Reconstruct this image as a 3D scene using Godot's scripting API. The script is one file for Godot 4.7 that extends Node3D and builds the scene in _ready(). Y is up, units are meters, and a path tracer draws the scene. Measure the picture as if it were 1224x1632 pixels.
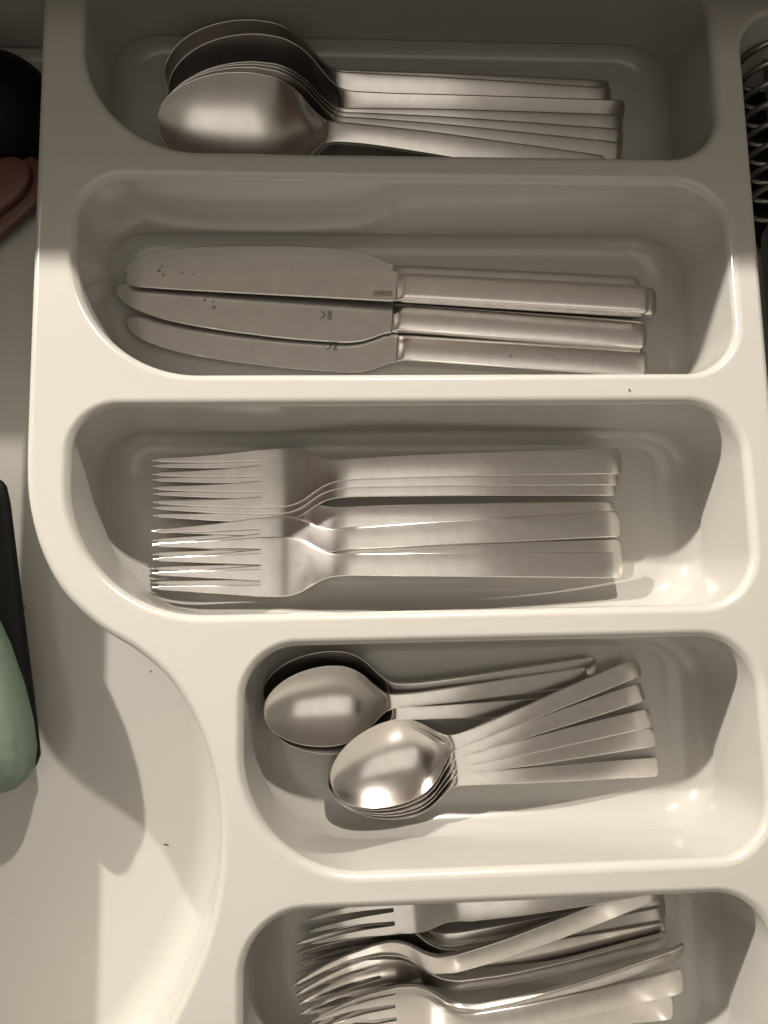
extends Node3D
# A cutlery tray seen from above. Lengths are millimetres in the tables and metres in the scene (MM).
const MM := 0.001
const DEPTH := 52.0                # from the rim of the tray down to the floor of its compartments
var taken := {}
var M := {}

func _ready():
	# camera
	var cam := Camera3D.new(); cam.name = "camera"; add_child(cam)
	cam.transform = Transform3D(Basis(Vector3(0.998287, 0.054899, 0.020205), Vector3(0.013238, 0.124441, -0.992139), Vector3(-0.056981, 0.990707, 0.123501)), Vector3(0, 0.275, 0))
	cam.keep_aspect = Camera3D.KEEP_HEIGHT
	cam.fov = 67.2; cam.near = 0.02; cam.far = 20.0; cam.current = true
	# surroundings and exposure
	var we := WorldEnvironment.new(); we.name = "world_environment"; add_child(we)
	var e := Environment.new(); we.environment = e
	e.background_mode = Environment.BG_COLOR
	e.background_color = Color(1.0, 0.95, 0.86)
	e.background_energy_multiplier = 0.23
	e.tonemap_mode = Environment.TONE_MAPPER_LINEAR
	e.tonemap_exposure = 1.1
	e.sdfgi_enabled = true; e.ssao_enabled = true; e.ssil_enabled = true
	# two small warm lamps above the worktop
	lamp(Vector3(105, 500, -640), 0.57)
	lamp(Vector3(-845, 500, -620), 1.78)
	# the soft ceiling light of the room behind the photographer
	var a := AreaLight3D.new(); a.name = "ceiling_light"; a.area_size = Vector2(1.7, 1.4); a.light_energy = 0.55; a.light_color = Color(1.0, 0.965, 0.91)
	a.transform = Transform3D(Basis(Vector3.RIGHT, -PI / 2), Vector3(0.0, 1.9, 0.40));
	a.shadow_enabled = true; add_child(a)
	materials()
	structure()
	cutlery()
	left_compartment_things()
	right_compartment_things()
	small_marks()

# ---------------------------------------------------------------- helpers
func numbered(called: String) -> String:
	var n: int = taken.get(called, 0)
	taken[called] = n + 1
	return called if n == 0 else "%s_%03d" % [called, n]

func tag(o: Node, label: String, category: String, group := ""):
	o.set_meta("label", label); o.set_meta("category", category)
	if group: o.set_meta("group", group)

func thing(called: String, label: String, category: String, group := "") -> Node3D:
	var o := Node3D.new(); o.name = numbered(called); add_child(o)
	tag(o, label, category, group)
	return o

func put(called: String, mesh: Mesh, mat: Material, parent: Node) -> MeshInstance3D:
	var o := MeshInstance3D.new(); o.name = called; o.mesh = mesh
	o.material_override = null
	for i in mesh.get_surface_count(): o.set_surface_override_material(i, mat)
	parent.add_child(o, true)
	return o

func lamp(at: Vector3, energy: float):
	var l := OmniLight3D.new(); l.name = numbered("lamp_light")
	l.position = at * MM; l.light_energy = energy; l.light_color = Color(1.0, 0.972, 0.92)
	l.light_size = 0.011; l.omni_range = 6.0; l.omni_attenuation = 2.0; l.shadow_enabled = true
	add_child(l)

func lin(r: float, g: float, b: float) -> Color: return Color(r, g, b).linear_to_srgb()

func noise_tex(seed_: int, freq: float, octaves: int, size := 512, lo := 0.0, hi := 1.0, normal := 0.0, stretch := 1.0) -> Texture2D:
	var n := FastNoiseLite.new(); n.seed = seed_; n.frequency = freq; n.fractal_octaves = octaves
	n.noise_type = FastNoiseLite.TYPE_SIMPLEX_SMOOTH
	var t := NoiseTexture2D.new(); t.width = size; t.height = int(size * stretch); t.noise = n; t.seamless = true
	if normal > 0.0:
		t.as_normal_map = true; t.bump_strength = normal
	else:
		var g := Gradient.new(); g.set_color(0, Color(lo, lo, lo)); g.set_color(1, Color(hi, hi, hi)); t.color_ramp = g
	return t

func steel(rough: float, smear: Texture2D, tone: float, scale: float) -> StandardMaterial3D:
	var m := StandardMaterial3D.new()
	m.albedo_color = lin(0.72 * tone, 0.69 * tone, 0.665 * tone); m.metallic = 1.0
	m.roughness = rough; m.roughness_texture = smear; m.roughness_texture_channel = BaseMaterial3D.TEXTURE_CHANNEL_RED
	m.albedo_texture = M.stain; m.anisotropy_enabled = true; m.anisotropy = -0.45
	m.uv1_triplanar = true; m.uv1_scale = Vector3(scale, scale, scale)
	return m

func materials():
	M.smear = noise_tex(3, 0.012, 4, 512, 0.90, 1.12)
	M.fine = noise_tex(13, 0.01, 3, 512, 0.93, 1.07)
	M.stain = noise_tex(8, 0.010, 3, 512, 0.955, 1.0)
	M.steel = steel(0.25, M.smear, 1.0, 22.0)
	M.blade = steel(0.24, M.fine, 0.97, 18.0)
	M.bowl = steel(0.235, M.fine, 1.0, 16.0)
	M.satin_bowl = steel(0.27, M.fine, 1.0, 16.0)
	var p := StandardMaterial3D.new(); M.plastic = p
	p.albedo_color = lin(0.45, 0.438, 0.41); p.roughness = 0.185
	p.roughness_texture = noise_tex(21, 0.008, 4, 512, 0.75, 1.2); p.roughness_texture_channel = BaseMaterial3D.TEXTURE_CHANNEL_RED
	p.normal_enabled = true; p.normal_texture = noise_tex(5, 0.05, 2, 512, 0, 1, 1.2); p.normal_scale = 0.06
	p.uv1_triplanar = true; p.uv1_world_triplanar = true; p.uv1_scale = Vector3(18, 18, 18)
	var mk := StandardMaterial3D.new(); mk.albedo_color = lin(0.09, 0.075, 0.06); mk.roughness = 0.7; mk.metallic = 0.4; M.mark = mk
	var bl := StandardMaterial3D.new(); bl.albedo_color = lin(0.004, 0.0045, 0.004); bl.roughness = 0.55; bl.metallic_specular = 0.25; M.black = bl
	var gr := StandardMaterial3D.new(); gr.albedo_color = lin(0.115, 0.16, 0.12); gr.roughness = 0.5; M.green = gr
	gr.normal_enabled = true; gr.normal_texture = noise_tex(11, 0.02, 3, 256, 0, 1, 6.0); gr.normal_scale = 0.25
	gr.uv1_triplanar = true; gr.uv1_scale = Vector3(26, 26, 26)
	var pk := StandardMaterial3D.new(); pk.albedo_color = lin(0.11, 0.045, 0.034); pk.roughness = 0.5; M.pink = pk
	var dm := StandardMaterial3D.new(); dm.albedo_color = lin(0.30, 0.29, 0.27); dm.metallic = 1.0; dm.roughness = 0.25; M.dark_metal = dm
	var pg := StandardMaterial3D.new(); pg.albedo_color = lin(0.12, 0.12, 0.115); pg.roughness = 0.3; M.grey = pg
	var wd := StandardMaterial3D.new(); wd.albedo_color = lin(0.05, 0.022, 0.014); wd.roughness = 0.5; M.wood = wd
	var wa := StandardMaterial3D.new(); wa.albedo_color = lin(0.45, 0.42, 0.37); wa.roughness = 0.6; M.wall = wa
	var wt := StandardMaterial3D.new(); wt.albedo_color = lin(0.60, 0.57, 0.53); wt.roughness = 0.5; M.white = wt
	var ct := StandardMaterial3D.new(); ct.albedo_color = lin(0.22, 0.19, 0.16); ct.roughness = 0.4; M.counter = ct
	var sn := StandardMaterial3D.new(); sn.albedo_color = lin(0.33, 0.29, 0.25); sn.metallic = 0.8; sn.roughness = 0.5; M.stained = sn
	var sp := StandardMaterial3D.new(); sp.albedo_color = lin(0.05, 0.035, 0.025); sp.roughness = 0.8; M.speck = sp

# keyed table [x0, v0, x1, v1, ...] read with a smooth curve
func key(t: Array, x: float) -> float:
	var n := t.size() / 2
	if x <= t[0]: return t[1]
	if x >= t[2 * n - 2]: return t[2 * n - 1]
	var i := 0
	while x > t[2 * i + 2]: i += 1
	var x0: float = t[2 * i]; var x1: float = t[2 * i + 2]; var y0: float = t[2 * i + 1]; var y1: float = t[2 * i + 3]
	var d := (y1 - y0) / (x1 - x0)
	var m0 := d; var m1 := d
	if i > 0:
		var dp: float = (y0 - t[2 * i - 1]) / (x0 - t[2 * i - 2])
		m0 = 0.0 if dp * d <= 0.0 else 2.0 * dp * d / (dp + d)
	if i < n - 2:
		var dn: float = (t[2 * i + 5] - y1) / (t[2 * i + 4] - x1)
		m1 = 0.0 if dn * d <= 0.0 else 2.0 * dn * d / (dn + d)
	var u := (x - x0) / (x1 - x0); var h := x1 - x0
	var u2 := u * u; var u3 := u2 * u
	return y0 * (2 * u3 - 3 * u2 + 1) + h * m0 * (u3 - 2 * u2 + u) + y1 * (-2 * u3 + 3 * u2) + h * m1 * (u3 - u2)

# One section across a strip of metal: [x, y, z centre, half width, thickness, corner radius, hollow, crown]
const ACROSS := 12
const ROUND := 3
func ring(s: Array, nx: float, ny: float) -> PackedVector3Array:
	var out := PackedVector3Array()
	var w: float = s[3]; var t: float = s[4]
	var r: float = minf(s[5], minf(t * 0.499, w * 0.9))
	var pts := []                 # [z, offset along the normal]
	for i in ACROSS + 1:
		var u := -1.0 + 2.0 * i / ACROSS
		pts.append([u * (w - r), t / 2 + s[7] * (1 - u * u)])
	for i in range(1, ROUND + 1):
		var a := PI / 2 * i / (ROUND + 1); pts.append([w - r + r * sin(a), t / 2 - r + r * cos(a)])
	for i in range(1, ROUND + 1):
		var a := PI / 2 * i / (ROUND + 1); pts.append([w - r + r * cos(a), -t / 2 + r - r * sin(a)])
	for i in ACROSS + 1:
		var u := 1.0 - 2.0 * i / ACROSS
		pts.append([u * (w - r), -t / 2 - s[7] * (1 - u * u) * 0.5])
	for i in range(1, ROUND + 1):
		var a := PI / 2 * i / (ROUND + 1); pts.append([-(w - r) - r * sin(a), -t / 2 + r - r * cos(a)])
	for i in range(1, ROUND + 1):
		var a := PI / 2 * i / (ROUND + 1); pts.append([-(w - r) - r * cos(a), t / 2 - r + r * sin(a)])
	for p in pts:
		var u: float = clampf(p[0] / maxf(w, 0.001), -1, 1)
		var off: float = p[1] - s[6] * (1.0 - u * u)
		out.append(Vector3(s[0] + nx * off, s[1] + ny * off, s[2] + p[0]))
	return out

# a strip lofted through sections; cut into meshes at the section numbers of `cuts`
func strip(secs: Array, cuts := [], cap_start := true, cap_end := true) -> Array:
	var n := secs.size()
	var rings := []
	for i in n:
		var a: Array = secs[maxi(i - 1, 0)]; var b: Array = secs[mini(i + 1, n - 1)]
		var t := Vector2(b[0] - a[0], b[1] - a[1]).normalized()
		rings.append(ring(secs[i], -t.y, t.x))
	var k: int = rings[0].size()
	var nor := []
	for i in n:
		var row := PackedVector3Array(); row.resize(k)
		for j in k:
			var p: Vector3 = rings[mini(i + 1, n - 1)][j] - rings[maxi(i - 1, 0)][j]
			var q: Vector3 = rings[i][(j + 1) % k] - rings[i][(j + k - 1) % k]
			var c := q.cross(p)
			row[j] = c.normalized() if c.length() > 1e-9 else Vector3.UP
		nor.append(row)
	# outwards
	var mid := n / 2
	if nor[mid][ACROSS / 2].y < 0:
		for i in n:
			for j in k: nor[i][j] = -nor[i][j]
	var edges := [0] + cuts + [n - 1]
	var made := []
	for e in edges.size() - 1:
		var v := PackedVector3Array(); var nn := PackedVector3Array(); var uv := PackedVector2Array(); var ix := PackedInt32Array()
		for i in range(edges[e], edges[e + 1] + 1):
			for j in k:
				v.append(rings[i][j] * MM); nn.append(nor[i][j]); uv.append(Vector2(secs[i][0] / 40.0, float(j) / k))
		var rows: int = edges[e + 1] - edges[e]
		for i in rows:
			for j in k:
				var a := i * k + j; var b := i * k + (j + 1) % k; var c := a + k; var d := b + k
				ix.append_array([a, c, b, b, c, d])
		for side in 2:
			if (side == 0 and (e > 0 or not cap_start)) or (side == 1 and (e < edges.size() - 2 or not cap_end)): continue
			var at: int = edges[e] if side == 0 else edges[e + 1]
			var first := v.size(); var cen := Vector3.ZERO
			var f := (rings[1][0] - rings[0][0] if side == 0 else rings[n - 2][0] - rings[n - 1][0]) as Vector3
			var out := -f.normalized() if side == 0 else -f.normalized()
			for j in k:
				v.append(rings[at][j] * MM); nn.append(out); uv.append(Vector2.ZERO); cen += rings[at][j] / k
			v.append(cen * MM); nn.append(out); uv.append(Vector2.ZERO)
			for j in k:
				if side == 0: ix.append_array([first + k, first + j, first + (j + 1) % k])
				else: ix.append_array([first + k, first + (j + 1) % k, first + j])
		made.append(array_mesh(v, nn, uv, ix))
	return made

func array_mesh(v: PackedVector3Array, nn: PackedVector3Array, uv: Variant, ix: PackedInt32Array) -> ArrayMesh:
	for k in range(0, ix.size(), 3):       # front faces run clockwise
		var a: int = ix[k]; var b: int = ix[k + 1]; var c: int = ix[k + 2]
		if (v[b] - v[a]).cross(v[c] - v[a]).dot(nn[a] + nn[b] + nn[c]) > 0:
			ix[k + 1] = c; ix[k + 2] = b
	var arr := []; arr.resize(Mesh.ARRAY_MAX)
	arr[Mesh.ARRAY_VERTEX] = v; arr[Mesh.ARRAY_NORMAL] = nn
	if uv != null: arr[Mesh.ARRAY_TEX_UV] = uv
	arr[Mesh.ARRAY_INDEX] = ix
	var m := ArrayMesh.new(); m.add_surface_from_arrays(Mesh.PRIMITIVE_TRIANGLES, arr)
	return m

# ---------------------------------------------------------------- the tray
func rounded(poly: Array) -> PackedVector2Array:      # [x, z, radius] per corner, in order
	var out := PackedVector2Array(); var n := poly.size()
	for i in n:
		var p := Vector2(poly[i][0], poly[i][1]); var a := Vector2(poly[(i + n - 1) % n][0], poly[(i + n - 1) % n][1]); var b := Vector2(poly[(i + 1) % n][0], poly[(i + 1) % n][1])
		var r: float = poly[i][2]
		var u := (a - p).normalized(); var w := (b - p).normalized()
		var half := acos(clampf(u.dot(w), -1, 1)) / 2
		var c := p + (u + w).normalized() * r / sin(half)
		var s := p + u * r / tan(half); var e := p + w * r / tan(half)
		var a0 := (s - c).angle(); var da := wrapf((e - c).angle() - a0, -PI, PI)
		var steps := maxi(8, int(r / 1.6))
		for k in steps + 1: out.append(c + Vector2.from_angle(a0 + da * k / steps) * r)
	return out

func smooth_line(pts: Array) -> PackedVector2Array:    # Catmull-Rom through points, sampled about every 3 mm
	var out := PackedVector2Array()
	for i in pts.size() - 1:
		var a: Vector2 = pts[maxi(i - 1, 0)]; var b: Vector2 = pts[i]; var c: Vector2 = pts[i + 1]; var d: Vector2 = pts[mini(i + 2, pts.size() - 1)]
		var n := maxi(1, int(b.distance_to(c) / 3.0))
		for k in n: out.append(b.cubic_interpolate(c, a, d, float(k) / n))
	out.append(pts[-1])
	return out

# [inset, y, tilt] down the side of a compartment: lip, wall, fillet
func profile(inset: float, depth: float, lip: float, fillet: float) -> Array:
	var lo := 0.5; var hi := PI / 2
	for k in 30:               # tilt of the wall
		var f := (lo + hi) / 2
		var d := lip * sin(f) + fillet * sin(f) + (depth - (lip + fillet) * (1 - cos(f))) / tan(f)
		if d > inset: lo = f
		else: hi = f
	var f := (lo + hi) / 2
	var out := []
	for k in 8: out.append([lip * sin(f * k / 7), -lip * (1 - cos(f * k / 7)), f * k / 7])
	var h := depth - (lip + fillet) * (1 - cos(f))
	for k in range(1, 9): out.append([lip * sin(f) + h / tan(f) * k / 8, -lip * (1 - cos(f)) - h * k / 8, f])
	for k in range(1, 9):
		var g := f * (1 - k / 8.0)
		out.append([inset - fillet * sin(g), -depth + fillet * (1 - cos(g)), g])
	return out

# inset of the floor per side: back, front, left, right
func compartment(line: PackedVector2Array, sides: Array, fillet: float, lip: float, parent: Node):
	var n := line.size()
	var area := 0.0
	for i in n: area += line[i].cross(line[(i + 1) % n])
	var v := PackedVector3Array(); var nn := PackedVector3Array(); var ix := PackedInt32Array(); var floor_line := PackedVector2Array()
	var rows := 0
	for i in n:
		var t := (line[(i + 1) % n] - line[(i + n - 1) % n]).normalized()
		var inward := Vector2(-t.y, t.x) if area > 0 else Vector2(t.y, -t.x)
		var inset: float = inward.x ** 2 * (sides[2] if inward.x > 0 else sides[3]) + inward.y ** 2 * (sides[0] if inward.y > 0 else sides[1])
		if sides.size() > 4 and inward.x < 0: inset = lerpf(sides[4], inset, smoothstep(-30.0, 45.0, line[i].y))
		var pr := profile(inset, DEPTH, lip, minf(fillet, inset * 0.86))
		rows = pr.size()
		for p in pr:
			var q: Vector2 = line[i] + inward * p[0]
			v.append(Vector3(q.x, p[1], q.y) * MM)
			nn.append(Vector3(inward.x * sin(p[2]), cos(p[2]), inward.y * sin(p[2])))
		floor_line.append(line[i] + inward * inset)
	for i in n:
		for j in rows - 1:
			var a := i * rows + j; var b := ((i + 1) % n) * rows + j
			if area > 0: ix.append_array([a, a + 1, b, b, a + 1, b + 1])
			else: ix.append_array([a, b, a + 1, b, b + 1, a + 1])
	put("compartment_wall", array_mesh(v, nn, null, ix), M.plastic, parent)
	put("compartment_floor", flat(floor_line, -DEPTH), M.plastic, parent)

func flat(line: PackedVector2Array, y: float) -> ArrayMesh:
	var v := PackedVector3Array(); var nn := PackedVector3Array(); var ix := PackedInt32Array()
	for p in line: v.append(Vector3(p.x, y, p.y) * MM); nn.append(Vector3.UP)
	var tri := Geometry2D.triangulate_polygon(line)
	for k in range(0, tri.size(), 3):
		var c: float = (line[tri[k + 1]] - line[tri[k]]).cross(line[tri[k + 2]] - line[tri[k]])
		if c > 0: ix.append_array([tri[k], tri[k + 1], tri[k + 2]])
		else: ix.append_array([tri[k], tri[k + 2], tri[k + 1]])
	return array_mesh(v, nn, null, ix)

func structure():
	var tray := thing("cutlery_tray", "large cream white plastic cutlery tray with rounded compartments holding all the cutlery", "cutlery tray")
	var lines := []
	for b in [[-98.5, 154.0, -258.0, -169.7, 24, 48], [-99.0, 155.0, -165.2, -82.8, 20, 48], [-99.0, 154.5, -77.3, 4.4, 20, 51], [-37.5, 153.0, 9.4, 92.6, 22, 44], [-37.5, 152.0, 97.9, 180.0, 24, 44]]:
		lines.append(rounded([[b[0], b[2], b[4]], [b[1], b[2], 24], [b[1], b[3], 23], [b[0], b[3], b[5]]]))
	for l in lines: compartment(l, [10.5, 15.0, 16.0, 16.0], 15.0, 3.2, tray)
	# the wide compartment on the left, which sweeps round the others
	var left := smooth_line([Vector2(-108.3, -236), Vector2(-108.3, -160), Vector2(-108.3, -80), Vector2(-108, -52), Vector2(-106.5, -38), Vector2(-102, -23), Vector2(-94, -9), Vector2(-82, 2.5), Vector2(-69, 11), Vector2(-57, 22), Vector2(-47, 38.5), Vector2(-41, 57), Vector2(-39, 74), Vector2(-40, 92), Vector2(-43.5, 108), Vector2(-50, 124), Vector2(-60, 142), Vector2(-76, 162), Vector2(-97, 181), Vector2(-115, 195.5), Vector2(-126, 200.5)])
	var rest := rounded([[-168, 202, 36], [-168, -252, 20], [-108.3, -252, 14], [-108.3, 200, 2]])
	left.append_array(rest.slice(0, rest.size() - 9))
	compartment(left, [8.0, 13.0, 9.0, 23.0, 8.0], 15.0, 3.0, tray)
	# and the long one on the right
	var right := rounded([[160.8, -239, 20], [236, -239, 20], [236, 186, 24], [160.8, 186, 24]])
	compartment(right, [7.0, 8.0, 8.0, 8.0], 8.0, 2.6, tray)
	# the flat rim between them, cut along lines through the compartments
	var cuts := [-186.0, -140.0, 60.0, 200.0, 252.0]
	for k in 4:
		var pieces := [PackedVector2Array([Vector2(cuts[k], -268), Vector2(cuts[k + 1], -268), Vector2(cuts[k + 1], 232), Vector2(cuts[k], 232)])]
		for l in lines + [left, right]:
			var next := []
			for p in pieces: next.append_array(Geometry2D.clip_polygons(p, l))
			pieces = next
		for p in pieces: put("rim", flat(p, 0.0), M.plastic, tray)
	# outer skirt
	var st := SurfaceTool.new(); st.begin(Mesh.PRIMITIVE_TRIANGLES)
	for b in [[-187, 22.5, 1, 509], [253, 22.5, 1, 509]]: box(st, Vector3(b[0], -27, -18), Vector3(2, 54, 500))
	for z in [-269.0, 233.0]: box(st, Vector3(33, -27, z), Vector3(442, 54, 2))
	put("skirt", st.commit(), M.plastic, tray)
	# the drawer under it and the worktop above its far end
	st = SurfaceTool.new(); st.begin(Mesh.PRIMITIVE_TRIANGLES)
	box(st, Vector3(33, -63, -18), Vector3(470, 12, 530))
	var d := put("drawer_bottom", st.commit(), M.counter, self); d.set_meta("kind", "structure")
	st = SurfaceTool.new(); st.begin(Mesh.PRIMITIVE_TRIANGLES)
	box(st, Vector3(0, 70, -519), Vector3(2400, 40, 600))
	var w := put("worktop", st.commit(), M.counter, self); w.set_meta("kind", "structure")
	st = SurfaceTool.new(); st.begin(Mesh.PRIMITIVE_TRIANGLES)
	box(st, Vector3(0, 500, -840), Vector3(2400, 2400, 40))
	w = put("kitchen_wall", st.commit(), M.wall, self); w.set_meta("kind", "structure")
	st = SurfaceTool.new(); st.begin(Mesh.PRIMITIVE_TRIANGLES)
	box(st, Vector3(0, 865, -645), Vector3(2400, 700, 348))
	w = put("wall_cabinets", st.commit(), M.wood, self); w.set_meta("kind", "structure")
	for k in 4:
		st = SurfaceTool.new(); st.begin(Mesh.PRIMITIVE_TRIANGLES)
		box(st, Vector3(-900 + 600 * k, 865, -461), Vector3(594, 696, 18))
		put("cabinet_door", st.commit(), M.white, w)
	st = SurfaceTool.new(); st.begin(Mesh.PRIMITIVE_TRIANGLES)
	box(st, Vector3(-640, 430, 120), Vector3(30, 1000, 560))
	w = put("cupboard_side", st.commit(), M.wood, self); w.set_meta("kind", "structure")

func box(st: SurfaceTool, c: Vector3, s: Vector3, turn := Basis()):
	var b := BoxMesh.new(); b.size = s * MM
	st.append_from(b, 0, Transform3D(turn, c * MM))

# ---------------------------------------------------------------- cutlery
var FORK_Y := [0, 8.5, 8, 6.0, 18, 3.4, 30, 1.7, 43, 1.4, 52, 2.3, 60, 5.0, 68, 9.2, 76, 12.5, 84, 13.9, 100, 13.8, 130, 11.6, 160, 8.0, 185, 4.6, 191, 3.8, 196, 2.2]
var FORK_W := [43, 12.5, 50, 12.6, 55, 12.3, 60, 10.9, 65, 8.2, 70, 5.8, 75, 4.7, 82, 4.55, 100, 4.8, 140, 5.2, 196, 5.7]
func make_fork(called: String, wide: float) -> Node3D:
	var o := Node3D.new(); o.name = numbered(called); add_child(o)
	var secs := []; var cut := 0
	var x := 43.0
	while x < 193.9:
		if x > 74.5 and cut == 0: cut = secs.size()
		secs.append(fork_sec(x, wide, 0.0))
		x += 1.5 if x < 90 else 5.0
	for k in 7:
		var a := PI / 2 * k / 6; secs.append(fork_sec(194.0 + 2.0 * sin(a), wide, 2.0 * (1 - cos(a))))
	var m := strip(secs, [cut])
	put("head", m[0], M.steel, o); put("handle", m[1], M.steel, o)
	for t in 4:
		var ts := []
		for k in 30:
			var q := 43.0 * (1 - k / 29.0)
			var u := k / 29.0
			var w := lerpf(2.49, 0.75, u ** 0.9)
			if k > 27: w = 0.4
			ts.append([q, key(FORK_Y, q), (t - 1.5) * lerpf(6.68, 5.75, u), w, lerpf(1.75, 1.2, u), 0.28, 0.0, 0.0])
		put("tine", strip(ts, [], false, true)[0], M.steel, o)
	return o

func fork_sec(x: float, wide: float, less: float) -> Array:
	var w := key(FORK_W, x) * (1.0 if x < 68 else lerpf(1.0, wide, minf(1.0, (x - 68) / 12.0)))
	return [x, key(FORK_Y, x), 0.0, w - less, key([43, 1.75, 60, 2.1, 78, 2.7, 120, 2.4, 196, 2.2], x), 0.55, 0.0, key([43, 0.0, 70, 0.1, 90, 0.22, 196, 0.2], x)]

var SPOON_Y := [0, 10.5, 20, 9.3, 40, 9.0, 52, 9.4, 62, 11.0, 70, 13.4, 78, 15.6, 88, 16.4, 110, 15.0, 150, 9.6, 185, 4.4, 194, 3.2, 200, 1.4]
var SPOON_W := [40, 24, 48, 23.2, 55, 20.7, 61, 16.7, 66, 11.6, 70, 7.9, 74, 5.3, 80, 4.3, 90, 4.25, 120, 4.8, 160, 5.5, 200, 6.1]
func make_spoon(called: String, wide: float, bowl: Material) -> Node3D:
	var o := Node3D.new(); o.name = numbered(called); add_child(o)
	var secs := []; var cut := 0
	for k in range(0, 26):
		var a := lerpf(0.10, PI / 2, k / 25.0); secs.append(spoon_sec(40 - 40 * cos(a), 24 * sin(a), wide))
	var x := 41.5
	while x < 197.9:
		if x > 75 and cut == 0: cut = secs.size()
		secs.append(spoon_sec(x, key(SPOON_W, x), wide))
		x += 1.5 if x < 96 else 5.0
	for k in 7:
		var a := PI / 2 * k / 6; secs.append(spoon_sec(198.0 + 2.0 * sin(a), key(SPOON_W, 199) - 2.0 * (1 - cos(a)), wide))
	var m := strip(secs, [cut])
	put("bowl", m[0], bowl, o); put("handle", m[1], M.steel, o)
	return o

func spoon_sec(x: float, w: float, wide: float) -> Array:
	var hollow := 0.0
	if x < 74:
		var q := (x - 36.0) / (36.0 if x < 36 else 38.0)
		hollow = 9.4 * pow(maxf(0.0, 1 - q * q), 0.75)
	var ww := w * (1.0 if x < 70 else lerpf(1.0, wide, minf(1.0, (x - 70) / 14.0)))
	return [x, key(SPOON_Y, x), 0.0, ww, key([0, 1.3, 50, 1.5, 70, 2.4, 84, 2.9, 130, 2.5, 200, 2.3], x), 0.6, hollow, key([0, 0.0, 72, 0.0, 90, 0.22, 200, 0.2], x)]

var BACK := [0, -3.7, 0.6, -4.9, 2, -5.7, 6, -6.3, 30, -6.5, 116, -6.3]
var EDGE := [0, -3.3, 0.6, -1.3, 2, 0.6, 5, 3.0, 10, 5.2, 20, 8.0, 35, 10.1, 55, 11.7, 80, 12.5, 96, 12.4, 103, 11.4, 109, 9.2, 114, 7.0, 118, 6.2]
func make_knife(called: String) -> Node3D:
	var o := Node3D.new(); o.name = numbered(called); add_child(o)
	var secs := []
	var x := 0.0; var k := 0
	while x < 116.5:
		var b := key(BACK, x); var e := key(EDGE, x)
		if x > 12 and x < 62: e -= 0.22 * (k % 2)
		secs.append([x, 3.4, (b + e) / 2, (e - b) / 2, lerpf(0.9, 1.5, x / 116.0), 0.16, 0.0, 0.0])
		k += 1
		x += 0.3 if x < 3 else 0.5 if x < 62 else 1.5
	put("blade", strip(secs)[0], M.blade, o)
	var hs := []
	for q in [[116.6, 6.2, 1.6], [117.4, 6.2, 2.2], [118.2, 6.2, 3.2], [119.2, 6.2, 4.3], [120.4, 6.2, 5.0], [122, 6.2, 5.3], [126, 6.2, 5.5], [135, 6.2, 5.7], [150, 6.3, 5.9], [170, 6.4, 6.2], [190, 6.5, 6.4], [208, 6.6, 6.5], [221, 6.6, 6.4], [224, 6.6, 6.2]]:
		hs.append([q[0], 3.4, 0.0, q[1], q[2], minf(2.0, q[2] * 0.4), 0.0, 0.35])
	for j in range(1, 7):
		var a := PI / 2 * j / 6; hs.append([224 + 3.0 * sin(a), 3.4, 0.0, 6.6 - 2.4 * (1 - cos(a)), 6.2 - 2.0 * (1 - cos(a)), 1.9, 0.0, 0.35])
	var m := strip(hs, [5])
	put("bolster", m[0], M.bowl, o); put("handle", m[1], M.steel, o)
	return o

# lays a piece with its tip and the end of its handle at two points, turned about its length
func lay(o: Node3D, r: Array, tip: Vector3, end: Vector3):
	var a := Vector3(r[0], r[1], r[2]); var b := Vector3(r[3], r[4], r[5])
	var l := end - tip; var w := b - a
	var s := w.length() / l.length()
	var flip := absf(r[6]) > 90
	var lx := l.normalized(); var ly := Vector3(0, 0, 1).cross(lx).normalized()
	var wx := w.normalized(); var wz := wx.cross(Vector3.UP).normalized(); var wy := wz.cross(wx)
	var q := Basis(wx, wy, wz).rotated(wx, deg_to_rad(r[6])) * Basis(lx, ly, Vector3(0, 0, 1)).inverse()
	o.transform = Transform3D(q.scaled_local(Vector3(s, s, s)), a * MM - q * (tip * s * MM))

func lay_all(proto: Node3D, called: String, category: String, group: String, rows: Array, tip: Vector3, end: Vector3) -> Array:
	var made := []
	for i in rows.size():
		var o: Node3D = proto
		if i > 0:
			o = proto.duplicate(); o.name = numbered(called); add_child(o)
		lay(o, rows[i], tip, end)
		tag(o, rows[i][7], category, group)
		made.append(o)
	return made

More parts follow.
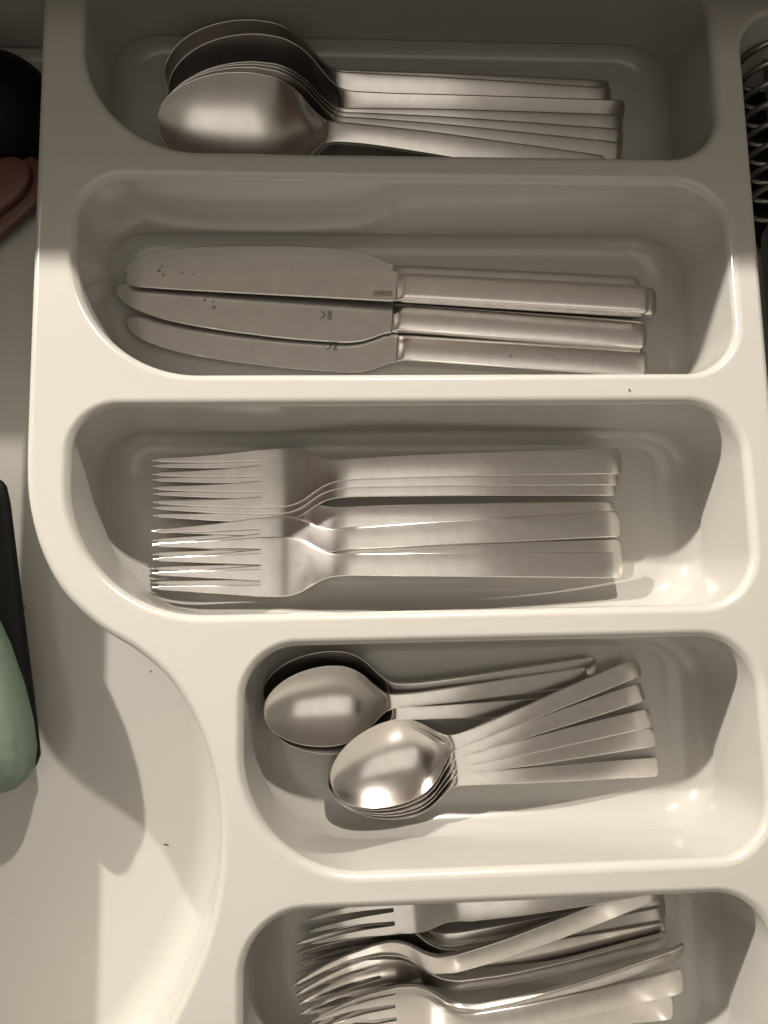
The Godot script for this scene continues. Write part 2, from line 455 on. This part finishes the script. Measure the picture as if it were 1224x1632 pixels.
func cutlery():
	# rows: tip x y z, handle end x y z, roll about the length, label
	lay_all(make_spoon("table_spoon", 1.0, M.satin_bowl), "table_spoon", "spoon", "table spoons stacked in the far compartment", [
		[-74.0, -40.9, -232.0, 125.2, -46.3, -231.6, 26, "table spoon at the very back whose handle end peeps out beyond the others"],
		[-73.7, -38.5, -231.1, 124.4, -43.3, -225.7, 26, "table spoon at the back with a black shadowed bowl"],
		[-71.3, -35.5, -220.7, 129.2, -40.3, -217.6, 34, "table spoon tilted more than the others, its handle the darkest one"],
		[-73.0, -32.5, -205.9, 127.0, -37.3, -208.6, 20, "table spoon just in front of the dark handled one, mostly covered"],
		[-73.1, -30.5, -205.2, 125.8, -35.3, -200.5, 18, "third table spoon from the front of the stack"],
		[-73.1, -28.5, -204.1, 124.0, -33.3, -193.0, 16, "second table spoon from the front, seen as a thin rim behind the front bowl"],
		[-73.4, -26.5, -202.7, 115.7, -31.3, -185.8, 14, "front table spoon on top with its satin bowl open to view"],
	], Vector3(0, 10.5, 0), Vector3(200, 2.2, 0))
	var kn := lay_all(make_knife("table_knife"), "table_knife", "knife", "table knives lying in the second compartment", [
		[-91.6, -48.6, -146.4, 134.7, -48.6, -138.0, 180, "table knife lowest at the back, only its handle edge showing"],
		[-88.9, -45.0, -141.4, 139.3, -43.0, -130.4, 180, "table knife under the back one, its handle end sticking out further right"],
		[-89.7, -47.5, -123.6, 135.4, -48.0, -103.8, 0, "nearest table knife, against the front wall of its compartment"],
		[-93.3, -42.5, -136.1, 135.1, -46.0, -116.3, 0, "middle table knife with a stamp on its blade and its tip furthest left"],
		[-88.5, -39.0, -138.7, 133.0, -36.0, -128.4, 180, "uppermost table knife at the back with a finely toothed edge and spotted blade"],
	], Vector3(0, 3.4, -3.5), Vector3(227, 3.4, 0))
	lay_all(make_fork("table_fork", 1.0), "table_fork", "fork", "table forks lying in the middle compartment", [
		[-76.2, -42.4, -20.6, 119.4, -48.5, -21.6, 0, "table fork mostly hidden under the nearest fork, its handle end showing behind that one"],
		[-76.1, -40.9, -36.0, 117.1, -47.0, -37.7, 0, "table fork between the two piles, its handle narrowing under the slanting fork"],
		[-75.8, -38.7, -47.5, 117.4, -44.8, -51.0, 0, "lowest of the three nested table forks at the back of the middle compartment"],
		[-75.3, -36.5, -50.3, 117.9, -42.6, -55.2, 0, "middle one of the three nested table forks at the back"],
		[-74.8, -34.3, -52.2, 118.7, -40.4, -59.7, 0, "uppermost table fork of the nested pile by the back wall"],
		[-75.4, -38.5, -23.8, 117.9, -44.6, -33.4, 0, "slanting table fork lying across the pile, half under the nearest fork"],
		[-74.7, -36.1, -18.2, 117.3, -42.2, -15.7, 0, "nearest table fork, lying whole on top at the front of its compartment"],
	], Vector3(0, 8.5, 0), Vector3(196, 3, 0))
	lay_all(make_spoon("teaspoon", 0.96, M.bowl), "teaspoon", "teaspoon", "teaspoons stacked in the fourth compartment", [
		[-31.8, -44.8, 33.7, 105.4, -47.0, 25.5, 20, "teaspoon at the back of its pile, turned on its side so its edge shows"],
		[-30.3, -42.3, 41.6, 105.7, -49.0, 41.4, 2, "teaspoon under the back pile whose handle shows below the top one"],
		[-31.3, -39.8, 40.5, 101.4, -46.0, 29.9, 4, "top teaspoon of the left pile with its whole bowl showing"],
		[-6.2, -44.8, 67.8, 130.4, -50.0, 67.9, 0, "lowest teaspoon of the right pile, its handle nearest the front wall"],
		[-6.1, -43.1, 68.6, 129.2, -48.3, 55.4, 0, "teaspoon second lowest in the right hand fan of handles"],
		[-5.9, -41.4, 68.7, 127.4, -46.6, 47.3, 0, "teaspoon in the middle of the right hand fan of handles"],
		[-5.3, -39.7, 68.9, 124.2, -44.9, 36.5, 0, "teaspoon just under the top one of the right hand fan"],
		[-4.8, -38.0, 69.0, 122.6, -43.2, 26.1, 0, "top teaspoon of the right fan with a bright glint in its bowl"],
	], Vector3(0, 10.5, 0), Vector3(200, 2.2, 0))
	lay_all(make_fork("dessert_fork", 1.15), "dessert_fork", "dessert fork", "small forks heaped in the nearest compartment", [
		[-18.0, -44.7, 156.5, 130.1, -49.6, 160.7, 0, "small fork lowest at the front, its handle end showing below the big one"],
		[-17.8, -43.7, 134.5, 129.2, -48.6, 121.4, 0, "small fork under the crossing one, its handle end second from the back"],
		[-18.2, -41.7, 137.0, 128.0, -46.6, 126.4, 0, "small fork whose handle end lies just below the second from the back"],
		[-18.6, -40.7, 132.7, 126.8, -45.6, 131.2, 15, "small fork showing only a thin strip of handle in the middle of the heap"],
		[-18.6, -39.7, 143.5, 127.0, -44.6, 133.4, 40, "small fork tilted on its side below the crossing one"],
		[-13.5, -35.7, 118.8, 133.6, -40.6, 108.3, 0, "small fork at the back with broad bright head, handle half hidden by the divider"],
		[-18.4, -35.7, 144.8, 123.3, -40.6, 112.7, 18, "small fork lying diagonally across the heap"],
		[-12.4, -36.7, 156.1, 132.8, -41.6, 136.7, 40, "small fork tilted on its side with an arched neck, near the front"],
		[-12.4, -34.7, 158.3, 130.7, -39.6, 146.6, 6, "small fork on top at the front with wide bright handle"],
	], Vector3(0, 8.5, 0), Vector3(196, 3, 0))
	# stamps and stains on the blades
	for i in [2, 3]: wing_stamp(kn[i].get_node("blade"))
	country_stamp(kn[4].get_node("blade"))
	for q in [[14.0, 1.5, 0.9], [16.0, -0.4, 0.7], [10.5, 1.4, 0.35], [15.2, 3.2, 0.5], [24.0, 0.8, 0.5], [29.0, 0.6, 0.45]]: stain(kn[4].get_node("blade"), q, -1)
	for q in [[37.0, -1.6, 0.8], [41.0, 1.6, 0.9], [40.4, -1.2, 0.5], [28.0, -2.0, 0.35]]: stain(kn[3].get_node("blade"), q, 1)
	stain(kn[2].get_node("handle"), [166.0, 1.0, 0.8], 1, 3.4)
	stain(kn[3].get_node("handle"), [196.0, -1.5, 0.9], 1, 3.45)

func word(text: String) -> TextMesh:
	var f := SystemFont.new(); f.font_names = PackedStringArray(["Droid Sans"]); f.font_weight = 700
	var t := TextMesh.new(); t.text = text; t.font = f; t.font_size = 64; t.pixel_size = 0.001; t.depth = 0.001
	return t

func blade_top(x: float) -> float: return lerpf(0.9, 1.5, x / 116.0) / 2

func wing_stamp(blade: Node3D):
	var o := put("maker_mark", word("WMF"), M.mark, blade)
	o.transform = Transform3D(Basis(Vector3(0, 0, 1), Vector3(1, 0, 0), Vector3(0, 1, 0)).scaled_local(Vector3(0.028, 0.042, 0.03)), Vector3(89.6, 3.4 + blade_top(89.6) + 0.01, 1.2) * MM)
	var st := SurfaceTool.new(); st.begin(Mesh.PRIMITIVE_TRIANGLES)
	for s in [-1.0, 1.0]: box(st, Vector3(86.9, 3.4 + blade_top(87) + 0.01, 1.2 + s * 0.95), Vector3(2.1, 0.04, 0.42), Basis(Vector3.UP, s * 0.75))
	box(st, Vector3(87.7, 3.4 + blade_top(87.7) + 0.01, 1.2), Vector3(0.5, 0.03, 1.3))
	put("maker_mark", st.commit(), M.mark, blade)

func country_stamp(blade: Node3D):
	var o := put("stamped_word", word("GERMANY"), M.mark, blade)
	o.transform = Transform3D(Basis(Vector3(-1, 0, 0), Vector3(0, 0, -1), Vector3(0, -1, 0)).scaled_local(Vector3(0.0275, 0.05, 0.03)), Vector3(110.5, 3.4 - blade_top(110.5) - 0.01, -3.2) * MM)

func stain(on: Node3D, q: Array, side: int, lift := -1.0):
	var rng := RandomNumberGenerator.new(); rng.seed = int(q[0] * 100)
	var v := PackedVector3Array(); var nn := PackedVector3Array(); var ix := PackedInt32Array()
	var y := 3.4 + side * ((blade_top(q[0]) if lift < 0 else lift) + 0.012)
	v.append(Vector3(q[0], y, q[1]) * MM); nn.append(Vector3(0, side, 0))
	for k in 14:
		var r: float = q[2] * rng.randf_range(0.55, 1.15)
		v.append(Vector3(q[0] + cos(TAU * k / 14) * r * 1.2, y, q[1] + sin(TAU * k / 14) * r) * MM); nn.append(Vector3(0, side, 0))
		ix.append_array([0, 1 + k, 1 + (k + 1) % 14])
	put("stain", array_mesh(v, nn, null, ix), M.stained, on)

func lathe(line: Array, steps := 40) -> ArrayMesh:       # [radius, y] from the top down
	var v := PackedVector3Array(); var nn := PackedVector3Array(); var ix := PackedInt32Array(); var n := line.size()
	for i in n:
		var a: Array = line[maxi(i - 1, 0)]; var b: Array = line[mini(i + 1, n - 1)]
		var t := Vector2(b[0] - a[0], b[1] - a[1]).normalized()
		for k in steps:
			var d := Vector2.from_angle(TAU * k / steps)
			v.append(Vector3(d.x * line[i][0], line[i][1], d.y * line[i][0]) * MM); nn.append(Vector3(-t.y * d.x, t.x, -t.y * d.y))
	for i in n - 1:
		for k in steps:
			var a := i * steps + k; var b := i * steps + (k + 1) % steps
			ix.append_array([a, b, a + steps, b, b + steps, a + steps])
	return array_mesh(v, nn, null, ix)

func tube(path: Array, r: float, sides := 8) -> ArrayMesh:
	var v := PackedVector3Array(); var nn := PackedVector3Array(); var ix := PackedInt32Array(); var n := path.size()
	for i in n:
		var t: Vector3 = (path[mini(i + 1, n - 1)] - path[maxi(i - 1, 0)]).normalized()
		var u := t.cross(Vector3(0.13, 0.2, 1)).normalized(); var w := t.cross(u)
		for k in sides:
			var d := u * cos(TAU * k / sides) + w * sin(TAU * k / sides)
			v.append((path[i] + d * r) * MM); nn.append(d)
	for i in n - 1:
		for k in sides:
			var a := i * sides + k; var b := i * sides + (k + 1) % sides
			ix.append_array([a, a + sides, b, b, a + sides, b + sides])
	return array_mesh(v, nn, null, ix)

# a rounded bar with its own outline: rows of [x, half width, thickness], ends closed round
func bar(rows: Array, crown: float, y := 0.0) -> ArrayMesh:
	var secs := []
	for r in rows: secs.append([r[0], y, r[3] if r.size() > 3 else 0.0, r[1], r[2], r[2] * 0.45, 0.0, crown * r[1] / 10.0])
	return strip(secs)[0]

func aim(o: Node3D, a: Vector3, b: Vector3, roll := 0.0):   # local +x from a to b
	var wx := (b - a).normalized(); var wz := wx.cross(Vector3.UP).normalized()
	o.transform = Transform3D(Basis(wx, wz.cross(wx), wz).rotated(wx, deg_to_rad(roll)), a * MM)

func left_compartment_things():
	var o := thing("ladle", "black rounded ladle bowl lying upside down at the far left", "ladle")
	o.position = Vector3(-147.3, -46.0, -216.4) * MM
	var dome := []
	for k in 15: dome.append([27.0 * sin(PI / 2 * k / 14), 24.0 * cos(PI / 2 * k / 14)])
	dome.append([26.6, -1.5]); dome.append([25.4, -1.2])
	for k in range(1, 13): dome.append([25.4 * cos(PI / 2 * k / 12), 22.4 * sin(PI / 2 * k / 12)])
	put("bowl", lathe(dome), M.black, o)
	var hd := put("handle", bar([[0, 5, 4], [20, 5, 4], [50, 6, 5], [110, 7, 6], [114, 5, 5]], 0.4), M.black, o)
	hd.transform = Transform3D(Basis(Vector3.UP, deg_to_rad(118)), Vector3(-22, -0.5, -14) * MM)
	for q in [["larger pink silicone paddle, the nearer of two beside the black ladle", Vector3(-126.7, -44.0, -193.0), Vector3(-166.8, -46.0, -154.3), 13.0], ["smaller pink silicone paddle lying on the larger one beside the black ladle", Vector3(-130.5, -38.0, -189.2), Vector3(-164.7, -41.0, -161.6), 10.0]]:
		var p := thing("silicone_paddle", q[0], "spatula")
		var w: float = q[3]
		put("blade", bar([[0, w * 0.25, 2.2], [1, w * 0.45, 2.8], [3, w * 0.66, 3.4], [6, w * 0.84, 4.0], [10, w * 0.96, 4.4], [16, w, 4.6], [30, w, 4.8], [44, w * 0.95, 4.8], [50, w * 0.8, 4.6], [53, w * 0.5, 4.2]], 0.8), M.pink, p)
		put("handle", bar([[53.2, 4, 5], [56, 4, 5.5], [90, 4.5, 6], [92, 3.5, 5]], 0.5), M.black, p)
		aim(p, q[1], q[2], 0)
	# the tool with a green grip
	var g := thing("kitchen_tool", "black kitchen tool with a rounded mint green grip at the left edge", "kitchen tool")
	aim(g, Vector3(-136.7, -32.0, -53.0), Vector3(-126.9, -38.0, 54.3), 0)
	put("blade", bar([[0, 3.2, 3], [1, 4.4, 4], [3, 5.6, 5], [10, 6.5, 5.5], [60, 8.6, 6], [96, 10.2, 6.5], [108, 10.4, 7], [112, 8.6, 6]], 0.4), M.black, g)
	put("grip", bar([[48, 2.5, 5, 13.0], [50, 4.5, 8, 12.6], [54, 7, 11, 11.8], [62, 9.6, 14, 10.0], [76, 11.6, 17, 7.0], [92, 12.8, 19, 4.2], [106, 13.2, 19, 2.4], [116, 12.6, 18, 1.2], [123, 10.8, 16, 0.6], [127, 8.2, 13, 0.5], [129.5, 5.0, 9, 0.5], [130.3, 2.2, 5, 0.5]], 1.2, 7.0), M.green, g).position.x = -0.012
	var inset := put("inset", lathe([[0.2, 2.0], [3.0, 1.9], [4.6, 1.4], [5.4, 0.4], [5.6, -1.0], [5.0, -3.0]], 28), M.black, g)
	inset.transform = Transform3D(Basis(Vector3(1.9, 0, 0.2), Vector3(0, 1, 0), Vector3(-0.12, 0, 1.0)), Vector3(105, 16.6, 5.0) * MM)

func right_compartment_things():
	var o := thing("whisk", "coiled wire whisk with a grey handle in the dark right hand compartment", "whisk")
	o.position = Vector3(190.4, -28.0, -232.3) * MM
	var path := []
	for k in 200:
		var a := TAU * k / 24.0
		path.append(Vector3(cos(a) * 13.0, sin(a) * 13.0, k * 0.375 - 6.0))
	put("coil", tube(path, 1.35), M.dark_metal, o)
	put("wire", tube([Vector3(13, 0, -6), Vector3(6, 4, -14), Vector3(0, 0, -20), Vector3(0, 0, 40), Vector3(0, 0, 74)], 1.6), M.dark_metal, o)
	var h := put("handle", bar([[0, 3, 6], [2, 5.5, 11], [6, 7.4, 15], [14, 8.2, 17], [40, 7.6, 16], [90, 7.4, 16], [120, 8.4, 17], [128, 6.5, 14], [131, 3, 7]], 0.2), M.grey, o)
	h.transform = Transform3D(Basis(Vector3(0, 0, 1), Vector3.UP, Vector3(-1, 0, 0)), Vector3(0, 0, 70) * MM)

	var s := thing("spatula", "black spatula lying flat under the wire whisk at the right edge", "spatula")
	s.position = Vector3(203.5, -48.0, -254.1) * MM
	s.rotation.y = -PI / 2
	put("blade", bar([[0, 17, 3], [2, 20, 3.4], [8, 22, 3.6], [60, 22, 3.8], [84, 19, 4], [96, 9, 4.4]], 0.2), M.black, s)
	put("handle", bar([[96.2, 7, 5], [104, 7, 6], [180, 8, 7], [230, 9, 8], [234, 6, 6]], 0.4), M.black, s)

func small_marks():
	var spots := [[Vector3(-71.2, -51.8, 92.2), 0.22, 2, 1.4, "short dark bristle on the bare floor of the left compartment"], [Vector3(-130.8, -51.8, -2.7), 0.25, 3, -0.9, "dark bristle on the floor beside the black and green tool"], [Vector3(108.7, 0.1, -78.9), 0.3, 1.2, 0.4, "brown crumb on the rim between knives and forks"], [Vector3(-78.5, -51.8, 23.9), 0.25, 0.7, 0.4, "tiny dark crumb on the lit floor of the left compartment, below the lobe"], [Vector3(129.2, -51.6, -5.5), 0.2, 0.9, 0.2, "brown crumb at the front of the forks compartment, right of the nearest fork"]]
	for q in spots:
		var c := CapsuleMesh.new(); c.radius = q[1] * MM; c.height = q[2] * MM; c.radial_segments = 8; c.rings = 3
		var o := put(numbered("crumb"), c, M.speck, self)
		o.transform = Transform3D(Basis(Vector3.UP, q[3]) * Basis(Vector3.RIGHT, PI / 2), q[0] * MM)
		tag(o, q[4], "crumb")
